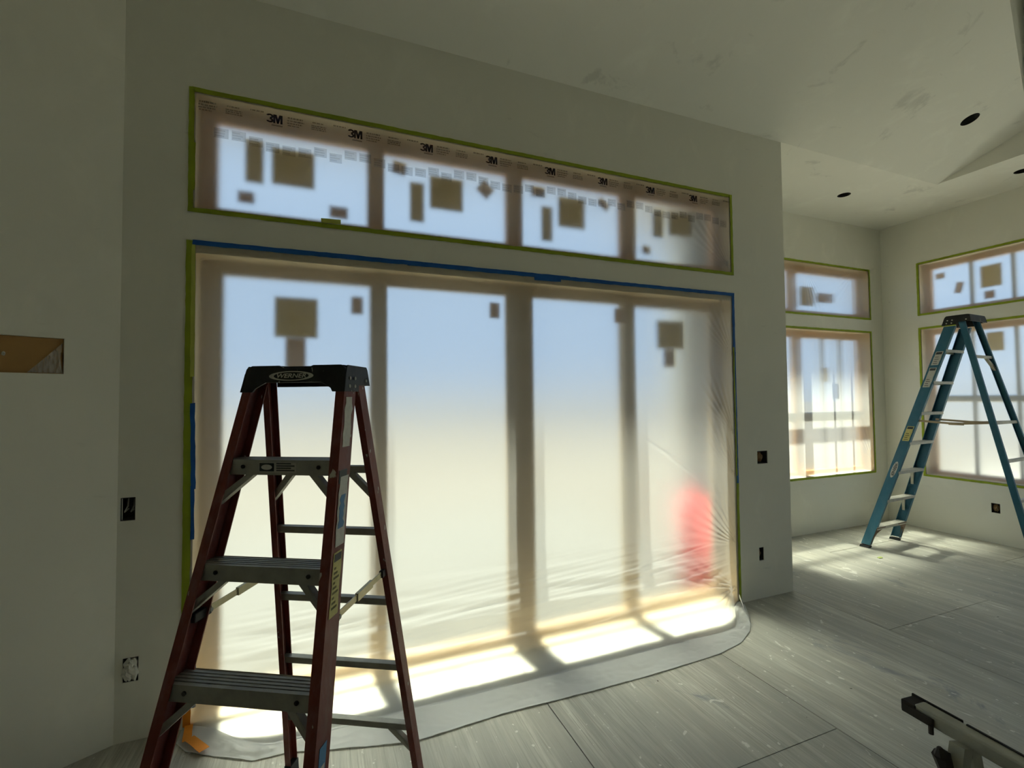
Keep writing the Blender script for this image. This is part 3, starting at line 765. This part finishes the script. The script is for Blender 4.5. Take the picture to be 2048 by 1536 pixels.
    out = [(-cw(zb), zb), (-cw(zc-.02), zc-.03), (-cw(zc)+.004, zc-.012), (-cw(zc)+.02, zc), (-.062, zc), (-.044, zc-.008), (.044, zc-.008), (.062, zc), (cw(zc)-.02, zc), (cw(zc)-.004, zc-.012), (cw(zc-.02), zc-.03), (cw(zb), zb),
           (cw(zb)-.045, zb), (cw(zb)-.052, zb+.012), (cw(zm)-.085, zm), (-cw(zm)+.085, zm), (-cw(zb)+.052, zb+.012), (-cw(zb)+.045, zb)]
    sk = lambda x, z, y: Vector((x, y - (zc-z)*D['lean']*.9, z))
    f.prism([sk(x, z, y0) for x, z in out], [sk(x, z, y0+.010) for x, z in out])
    for s in (-1, 1):                                      # side cheeks
        side = [(y0-.085*D['lean'], zb), (y0, zc-.012), (y0+.01, zc-.001), (yb-.008, zc-.001), (yb, zc-.012), (yb+.012, zc-.068), (D['yrt']-.045, zc-.068), (D['yrt']-.050, zb)]
        l = [Vector((s*cw(z), y, z)) for y, z in side]
        f.prism(l, [Vector((s*(cw(z)-.0034), y, z)) for y, z in side])
    rb = [(-cw(zc)+.006, zc-.068), (-cw(zc)+.01, zc-.004), (cw(zc)-.01, zc-.004), (cw(zc)-.006, zc-.068)]
    f.prism([Vector((x, yb+(zc-z)*.15, z)) for x, z in rb], [Vector((x, yb-.010+(zc-z)*.15, z)) for x, z in rb])
    tp = [(-cw(zc)+.012, y0+.006), (-.062, y0+.006), (-.044, y0+.03), (.044, y0+.03), (.062, y0+.006), (cw(zc)-.012, y0+.006), (cw(zc)-.012, yb-.004), (-cw(zc)+.012, yb-.004)]
    f.prism([Vector((x, y, zc-.001)) for x, y in tp], (0, 0, -.008))
    f.box(-.05, .05, y0+.004, y0+.05, zc-.016, zc-.009)
    cap = mk('cap', f, 'cap_black', t, local=True, bevel=.002)
    for s in (-1, 1):
        for (yy, z) in ((y0+.02, zc-.045), (y0+.055, zc-.045), (y0+.012, zc-.072), (y0+.05, zc-.072), (D['yrt']+.01, zc-.05)):
            mk('rivet', MB().cyl((s*(cw(z)-.003), yy, z), (s*(cw(z)+.002), yy, z), .006, 10), D['metal'], cap, local=True)
    return t, dict(wf=wf, yf=yf, wr=wr, yr=yr, cap=cap, sk=sk, y0=y0, zc=zc, cw=cw)
def C4(hi, lo, f): return [p + (q-p)*f for p, q in zip(lo, hi)]

RD = dict(T=1.70, wft=.180, wfb=.293, lean=.287, wrt=.180, wrb=.299, yrt=.131, leanr=.200, fl=.031, web=.079, flr=.024, webr=.050,
          z1=1.436, nsteps=5, tread=.082, fh=.048, braced=(0, 1, 2, 3), bars=[(1.385, (1, -1)), (1.147, None), (.869, None), (.596, None), (.334, (1,))],
          spf=.975, spr=.985, brackets=True, zc=1.743, metal='dusty_aluminium', link='steel_link')
red, R = ladder('stepladder', 'red fiberglass stepladder with black cap in front of the glass door', (.553, -1.089, 0), -.513, RD, 'red_fiberglass')
# emblem on the cap front: oval ring and lettering
fx = frame_M((0, 0, 0), (1, 0, 0), Vector((0, RD['lean']*.9, 1)))
def cap_pt(x, z): p = R['sk'](x, z, R['y0']); return p
cz = RD['zc']-.036
em = MB(); n = 40
ou = [(-.010 + .080*math.cos(2*pi*i/n), cz + .0165*math.sin(2*pi*i/n)) for i in range(n)]
inn = [(-.010 + .063*math.cos(2*pi*i/n), cz + .0130*math.sin(2*pi*i/n)) for i in range(n)]
for dd in (-.0010,):
    vs = [cap_pt(x, z) + Vector((0, dd, 0)) for x, z in ou] + [cap_pt(x, z) + Vector((0, dd, 0)) for x, z in inn]
    em.add(vs, [(i, (i+1) % n, n+(i+1) % n, n+i) for i in range(n)])
mk('emblem_ring', em, 'sticker_white', R['cap'], local=True)
Mt = Matrix.Translation(cap_pt(-.010, cz) + Vector((0, -.0012, 0))) @ frame_M((0, 0, 0), (1, 0, 0), Vector((0, RD['lean']*.9, 1)))
mk('lettering', text_mb('WERNER', .0215, Mt, bold=.0003, shear=.15, sx=1.25), 'sticker_white', R['cap'], local=True)
# labels on the outer face of the right front rail, step label
def rail_label(L, D, s, z0, z1, y0, y1, mat, off=.0008, par=None, name='label', jag=0):
    p = []
    n = 8
    a = [(y0 + random.uniform(-jag, jag), z0 + (z1-z0)*i/n) for i in range(n+1)]; b = [(y1 + random.uniform(-jag, jag), z0 + (z1-z0)*i/n) for i in range(n, -1, -1)]
    loop = [Vector((s*(L['wf'](z)+off), L['yf'](z)+y, z)) for y, z in a+b]
    return mk(name, MB().prism(loop, (s*.0006, 0, 0)), mat, par, local=True)
lb = rail_label(R, RD, 1, 1.475, 1.635, .012, .058, 'sticker_white', par=red, jag=.005); lb['label'] = 'worn white label'
lb = rail_label(R, RD, 1, 1.365, 1.405, .008, .056, 'label_print', par=red)
lb = rail_label(R, RD, 1, 1.185, 1.385, .014, .066, 'sticker_white', par=red, off=.0016, jag=.003); lb['label'] = 'white round safety label with blue figure'
sub = rail_label(R, RD, 1, 1.235, 1.33, .026, .052, 'label_blue', par=lb, off=.0026, name='label_figure', jag=.006)
lb = rail_label(R, RD, 1, 1.00, 1.17, .014, .062, 'label_yellow', par=red, jag=.002); lb['label'] = 'faded yellow instruction label'
rail_label(R, RD, 1, 1.145, 1.165, .018, .058, 'label_print', par=lb, off=.0018, name='label_header')
for k in range(9): rail_label(R, RD, 1, 1.02+k*.013, 1.026+k*.013, .020, .052-.01*(k % 3), 'ink_grey', par=lb, off=.0018, name='label_line')
lb = rail_label(R, RD, 1, .50, .70, .020, .056, 'label_blue', par=red); lb['label'] = 'blue and white maker label'
rail_label(R, RD, 1, .50, .655, .026, .050, 'sticker_white', par=lb, off=.0018, name='label_panel')
Mw = Matrix.Translation(Vector((R['wf'](.575)+.0030, R['yf'](.575)+.038, .575))) @ frame_M((0, 0, 0), Vector((-.066, .287, 1)), Vector((0, -1, .287)))
mk('lettering', text_mb('WERNER', .020, Mw, bold=.0006), 'label_print', lb, local=True)
for k, (zz0, hh) in enumerate([(1.436, .02)]):
    z = 1.436; y = R['yf'](z)+.002
    lbs = mk('step_label', MB().box(-.075, .055, y-.0010, y-.0002, z-.040, z-.008), 'aluminium', red, local=True)
    mk('label_emblem', MB().box(-.072, -.022, y-.0018, y-.0011, z-.036, z-.010), 'label_print', lbs, local=True)
    ov = MB(); ov.quad(*[Vector((-.047+.019*math.cos(i*pi/8), y-.0022, z-.023+.0085*math.sin(i*pi/8))) for i in range(16)])
    mk('label_oval', ov, 'sticker_white', lbs, local=True)
    for j in range(4):
        mk('label_line', MB().box(-.014, .048-.012*(j % 2), y-.0018, y-.0011, z-.035+j*.0072, z-.031+j*.0072), 'label_print', lbs, local=True)

BD = dict(T=2.30, wft=.168, wfb=.309, lean=.320, wrt=.166, wrb=.345, yrt=.151, leanr=.223, fl=.034, web=.087, flr=.024, webr=.046,
          z1=2.062, nsteps=7, tread=.085, fh=.034, braced=(4, 5), bars=[(1.99, (-1,)), (1.38, None), (1.05, None), (.72, None), (.36, None)],
          spf=1.37, spr=1.37, brackets=False, zc=2.381, metal='pale_aluminium', link='tan_bar', noboot=True, sag=-.02, bd=.16)
blue, Bf = ladder('stepladder', 'tall blue fiberglass stepladder standing in the far nook', (6.372, -.160, 0), 3.214, BD, 'blue_fiberglass')
for (z0, z1, y0, y1, m, tx) in ((1.915, 2.045, .016, .074, 'sticker_white', 'white safety label'), (1.70, 1.89, .016, .072, 'sticker_white', 'long white instruction label'), (1.16, 1.31, .016, .074, 'label_yellow', 'yellow warning label')):
    lb = rail_label(Bf, BD, 1, z0, z1, y0, y1, m, par=blue, jag=.002); lb['label'] = tx
    rail_label(Bf, BD, 1, z1-.028, z1-.006, y0+.006, y1-.006, 'label_print', par=lb, off=.0018, name='label_header')
    for k in range(4): rail_label(Bf, BD, 1, z0+.012+k*.02, z0+.02+k*.02, y0+.010, y1-.014-.008*(k % 2), 'ink_grey', par=lb, off=.0018, name='label_line')
lo = MB(); zc0 = .86
lp = []
for i in range(24):
    a = 2*pi*i/24; zz_ = zc0 + .085*math.cos(a); yy = .044 + .024*math.sin(a)
    lp.append(Vector((Bf['wf'](zz_)+.0008, Bf['yf'](zz_)+yy, zz_)))
lb = mk('label', lo.prism(lp, (.0006, 0, 0)), 'sticker_white', blue, local=True); lb['label'] = 'white oval maker label'
Mw = Matrix.Translation(Vector((Bf['wf'](zc0)+.0022, Bf['yf'](zc0)+.044, zc0))) @ frame_M((0, 0, 0), Vector((.061, -.32, -1)), Vector((0, 1, -.32)))
mk('lettering', text_mb('WERNER', .034, Mw, bold=.001), 'label_print', lb, local=True)
# wide curved knee braces under the lowest step of the blue ladder
for s in (-1, 1):
    z = .232; wi = Bf['wf'](z); y = Bf['yf'](z)
    pts = [(wi-.005, .03), (wi-.012, .10), (wi-.045, .165), (wi-.11, .20), (wi-.17, .205), (wi-.17, .225), (wi-.005, .225)]
    l = [Vector((s*(a + (Bf['wf'](zz_)-wi)), Bf['yf'](zz_)+.070, zz_)) for a, zz_ in pts]
    mk('knee_brace', MB().prism(l, (0, .022, 0)), 'brown_steel', blue, local=True)

# ------------------------------------------------------------------ metal trestle cut off at the lower right
tz = .90
A = Vector((1.925, -2.132, tz)); Bp = Vector((1.905, -2.345, tz)); dirn = (Bp-A).normalized()
J = Vector((1.898, -2.226, tz))
t = thing('metal_trestle', 'grey metal trestle bar with dark clamped end at the lower right corner', 'trestle', (J.x, J.y-.5, 0))
Bend = A + dirn*1.15
mk('top_bar', MB().bar(A, Bend, .034, .030), 'trestle_metal', t, bevel=.004)
mk('top_plate', MB().bar(A + dirn*.085 + Vector((.013, 0, .016)), Bend + Vector((.013, 0, .016)), .005, .003), 'dark_clamp', t)
cl = mk('end_clamp', MB().bar(A - dirn*.026, A + dirn*.004, .040, .024).bar(A - dirn*.026 + Vector((.020, 0, .004)), A + dirn*.075 + Vector((.020, 0, .004)), .005, .026)
        .bar(A - dirn*.026 + Vector((-.020, 0, -.004)), A + dirn*.040 + Vector((-.020, 0, -.004)), .004, .020), 'dark_clamp', t, bevel=.002)
mk('clamp_bolt', MB().cyl(A + dirn*.036 + Vector((-.024, 0, -.008)), A + dirn*.036 + Vector((-.024, 0, -.026)), .005, 8), 'dark_clamp', cl)
for s, base in ((-1, J), (1, J + dirn*.78)):
    for q in (-1, 1):
        ft = Vector((base.x + q*.26, base.y + (.02 if s < 0 else -.02), .005))
        mk('leg', MB().bar(base + Vector((q*.012, 0, -.008)), ft, .030, .026, (0, 1, 0)), 'trestle_metal', t)
kb = Vector((J.x-.045, J.y+.018, tz-.030))
mk('knob', MB().cyl(kb, kb + Vector((.012, -.004, -.040)), .017, 7, .014).cyl(kb, kb + Vector((-.003, .002, .014)), .014, 7, .004), 'dark_clamp', t)

# ------------------------------------------------------------------ open electrical boxes
def crumple(c, rx, ry, rz_, seed, n=10, m=7):
    mb = MB(); vs = []; fs = []
    for j in range(m+1):
        for i in range(n):
            th = 2*pi*i/n; ph = pi*j/m
            p = Vector((math.sin(ph)*math.cos(th), math.sin(ph)*math.sin(th), math.cos(ph)))
            k = 1 + .45*noise.noise(p*2.2 + Vector((seed, 0, 0))) + .2*noise.noise(p*5 + Vector((0, seed, 0)))
            vs.append(Vector(c) + Vector((p.x*rx*k, p.y*ry*k, p.z*rz_*k)))
    for j in range(m):
        for i in range(n): fs.append((j*n+i, j*n+(i+1) % n, (j+1)*n+(i+1) % n, (j+1)*n+i))
    return mb.add(vs, fs)
def ebox(P, h, label, stuff, seed):
    a0, a1, b0, b1 = h; e = .0015; dp = .062
    t = thing('electrical_box', label, 'electrical box', P((a0+a1)/2, b0, .03))
    m = MB()
    for (p, q, r, s, d0, d1) in ((a0+e, a0+e+.003, b0+e, b1-e, .004, dp), (a1-e-.003, a1-e, b0+e, b1-e, .004, dp), (a0+e, a1-e, b0+e, b0+e+.003, .004, dp), (a0+e, a1-e, b1-e-.003, b1-e, .004, dp), (a0+e, a1-e, b0+e, b1-e, dp, dp+.003)):
        k = slab(P, p, q, r, s, d0, d1); m.add(k.v, k.f)
    mk('box_shell', m, 'box_steel', t)
    ca, cb = (a0+a1)/2, (b0+b1)/2
    ax = P(1, 0, 0) - P(0, 0, 0); ay = P(0, 0, 1) - P(0, 0, 0)
    Mx = Matrix((ax, ay, Vector((0, 0, 1)))).transposed().to_4x4()
    def place(mb, a, b, d): return mb.xf(Matrix.Translation(P(a, b, d)) @ Mx)
    hw, hh = (a1-a0)/2, (b1-b0)/2
    if stuff == 'wad':
        mk('paper_wad', place(crumple((0, 0, 0), hw*1.0, .030, hh*.98, seed, 16, 12), ca, cb, .010), 'paper_wad', t, smooth=False)
    elif stuff == 'wires':
        for k, (u, v) in enumerate(((-.4, .3), (.1, -.1), (.45, .35))):
            pts = [P(ca+u*hw, cb+hh*.8, .05), P(ca+(u+.2)*hw, cb+hh*.2, .022), P(ca+(u-.2)*hw, cb-hh*.3, .018), P(ca+(u+.1)*hw, cb-hh*.1, .045)]
            mk('wire', MB().tube(pts, .0035, 6), ['sticker_white', 'black_plastic', 'dusty_aluminium'][k], t)
        mk('cable_jacket', place(crumple((0, 0, 0), hw*.55, .012, hh*.22, seed), ca+.1*hw, cb-.55*hh, .034), 'ink_grey', t)
    else:
        mk('insulation', place(crumple((0, 0, 0), hw*.72, .018, hh*.74, seed, 14, 10), ca-.22*hw, cb, .034), 'insulation', t)
        mk('wire', MB().tube([P(ca-.2*hw, cb+.7*hh, .045), P(ca+.1*hw, cb+.1*hh, .012), P(ca+.3*hw, cb-.5*hh, .03)], .003, 6), 'tan_bar', t)
ebox(P1, boxes1[0], 'open dark electrical box with loose wires left of the glass door', 'wires', 1)
ebox(P1, boxes1[1], 'low electrical box stuffed with crumpled white paper near the floor', 'wad', 4)
ebox(P1, boxes1[2], 'wide open electrical box with brown wiring right of the glass door', 'ins', 7)
ebox(P1, boxes1[3], 'narrow low electrical box at the base of the nook corner wall', 'ins', 12)
ebox(P3, (-.062, .012, .330, .434), 'open electrical box low on the wall behind the blue ladder', 'ins', 15)

# ------------------------------------------------------------------ wall niche on the left wall
a0, a1, b0, b1 = NI
t = thing('wall_niche', 'shallow brown wood niche let into the left wall', 'niche', PL((a0+a1)/2, b0, .03))
mk('back_panel', slab(PL, a0+.001, a1-.001, b0+.001, b1-.001, .014, .022), 'niche_wood', t)
m = MB(); rect_frame(m, PL, a0-.004, a1+.004, b0-.004, b1+.004, .0035, .0035, .0035, .0035, -.0015, .012); mk('edge_bead', m, 'drywall', t)
m = MB(); q = [PL(a1-.003, b0+.003, .006), PL(a1-.115, b0+.003, .011), PL(a1-.070, b0+.058, .009), PL(a1-.003, b1-.018, .005), PL(a1-.012, b0+.07, .003)]
m.prism([q[0], q[1], q[2], q[3], q[4]], LN*.0006); fl_ = mk('film_scrap', m, 'clear_film', t)
mk('film_crease', MB().tube([PL(a1-.022, b1-.055, .003), PL(a1-.016, b0+.05, .002), PL(a1-.004, b0+.008, .003)], .0016, 6), 'clear_film', fl_)
mk('plaster_speck', crumple(PL(-.384, 1.836, .012), .008, .003, .009, 3, 8, 5), 'paper_wad', t)

# ------------------------------------------------------------------ recessed can openings
def can(P, a, b, nrm, label, tilt):
    o = P(a, b); n_ = Vector(nrm).normalized()
    u = n_.orthogonal().normalized(); v = n_.cross(u); r = .0655; n = 24
    t = thing('recessed_can', label, 'recessed light', o)
    l = []; L = .13
    m = MB(); vs = []
    for d in (.001, L):
        for i in range(n): vs.append(o + n_*d + (u*math.cos(2*pi*i/n) + v*math.sin(2*pi*i/n))*r)
    m.add(vs, [(i, (i+1) % n, n+(i+1) % n, n+i) for i in range(n)] + [tuple(range(n, 2*n))])
    mk('can_shell', m, 'can_metal', t)
    mk('lamp_socket', MB().cyl(o + n_*(L-.002), o + n_*(L-.045), .020, 12), 'black_plastic', t)
can(PF, 5.873, .511, (0, 0, 1), 'empty recessed light hole in the flat nook ceiling', 0)
can(PF, 6.971, -.474, (0, 0, 1), 'empty recessed light hole at the right edge of the photo', 0)
can(PV, hc[0], hc[1], (0, SL, 1), 'empty recessed light hole high in the sloped ceiling', 0)

# ------------------------------------------------------------------ outside: red container; inside: scrap on the floor
cx, cyy = 3.74, .50
t = thing('red_container', 'red plastic container standing outside behind the glass door', 'container', (cx, cyy, -.10))
prof = [(.13, 0), (.15, .03), (.15, .72), (.12, .82), (.045, .86), (.045, .90)]
m = MB(); n = 20; vs = []
for r_, z in prof:
    for i in range(n):
        a = 2*pi*i/n; ca_, sa_ = math.cos(a), math.sin(a); k = (abs(ca_)**4 + abs(sa_)**4)**-.25
        vs.append(Vector((cx + r_*k*ca_, cyy + r_*.75*k*sa_, -.10+z)))
fs = [(j*n+i, j*n+(i+1) % n, (j+1)*n+(i+1) % n, (j+1)*n+i) for j in range(len(prof)-1) for i in range(n)] + [tuple(range(n-1, -1, -1)), tuple(range((len(prof)-1)*n, len(prof)*n))]
mk('body', m.add(vs, fs), 'red_plastic', t, smooth=True)
mk('lid', MB().cyl((cx, cyy, .80), (cx, cyy, .835), .055, 16), 'black_plastic', t)
mk('handle', MB().tube([(cx-.09, cyy, .70), (cx-.11, cyy, .82), (cx-.02, cyy, .86)], .012, 8), 'red_plastic', t)
c = Vector((5.80, .235, 0))
solo('tape_scrap', MB().prism([c + Vector((-.03, -.012, .001)), c + Vector((.02, -.02, .001)), c + Vector((.035, .008, .004)), c + Vector((-.01, .016, .001))], (0, 0, .003)), 'debris_green',
     'small green tape scrap on the floor by the blue ladder foot', 'scrap')
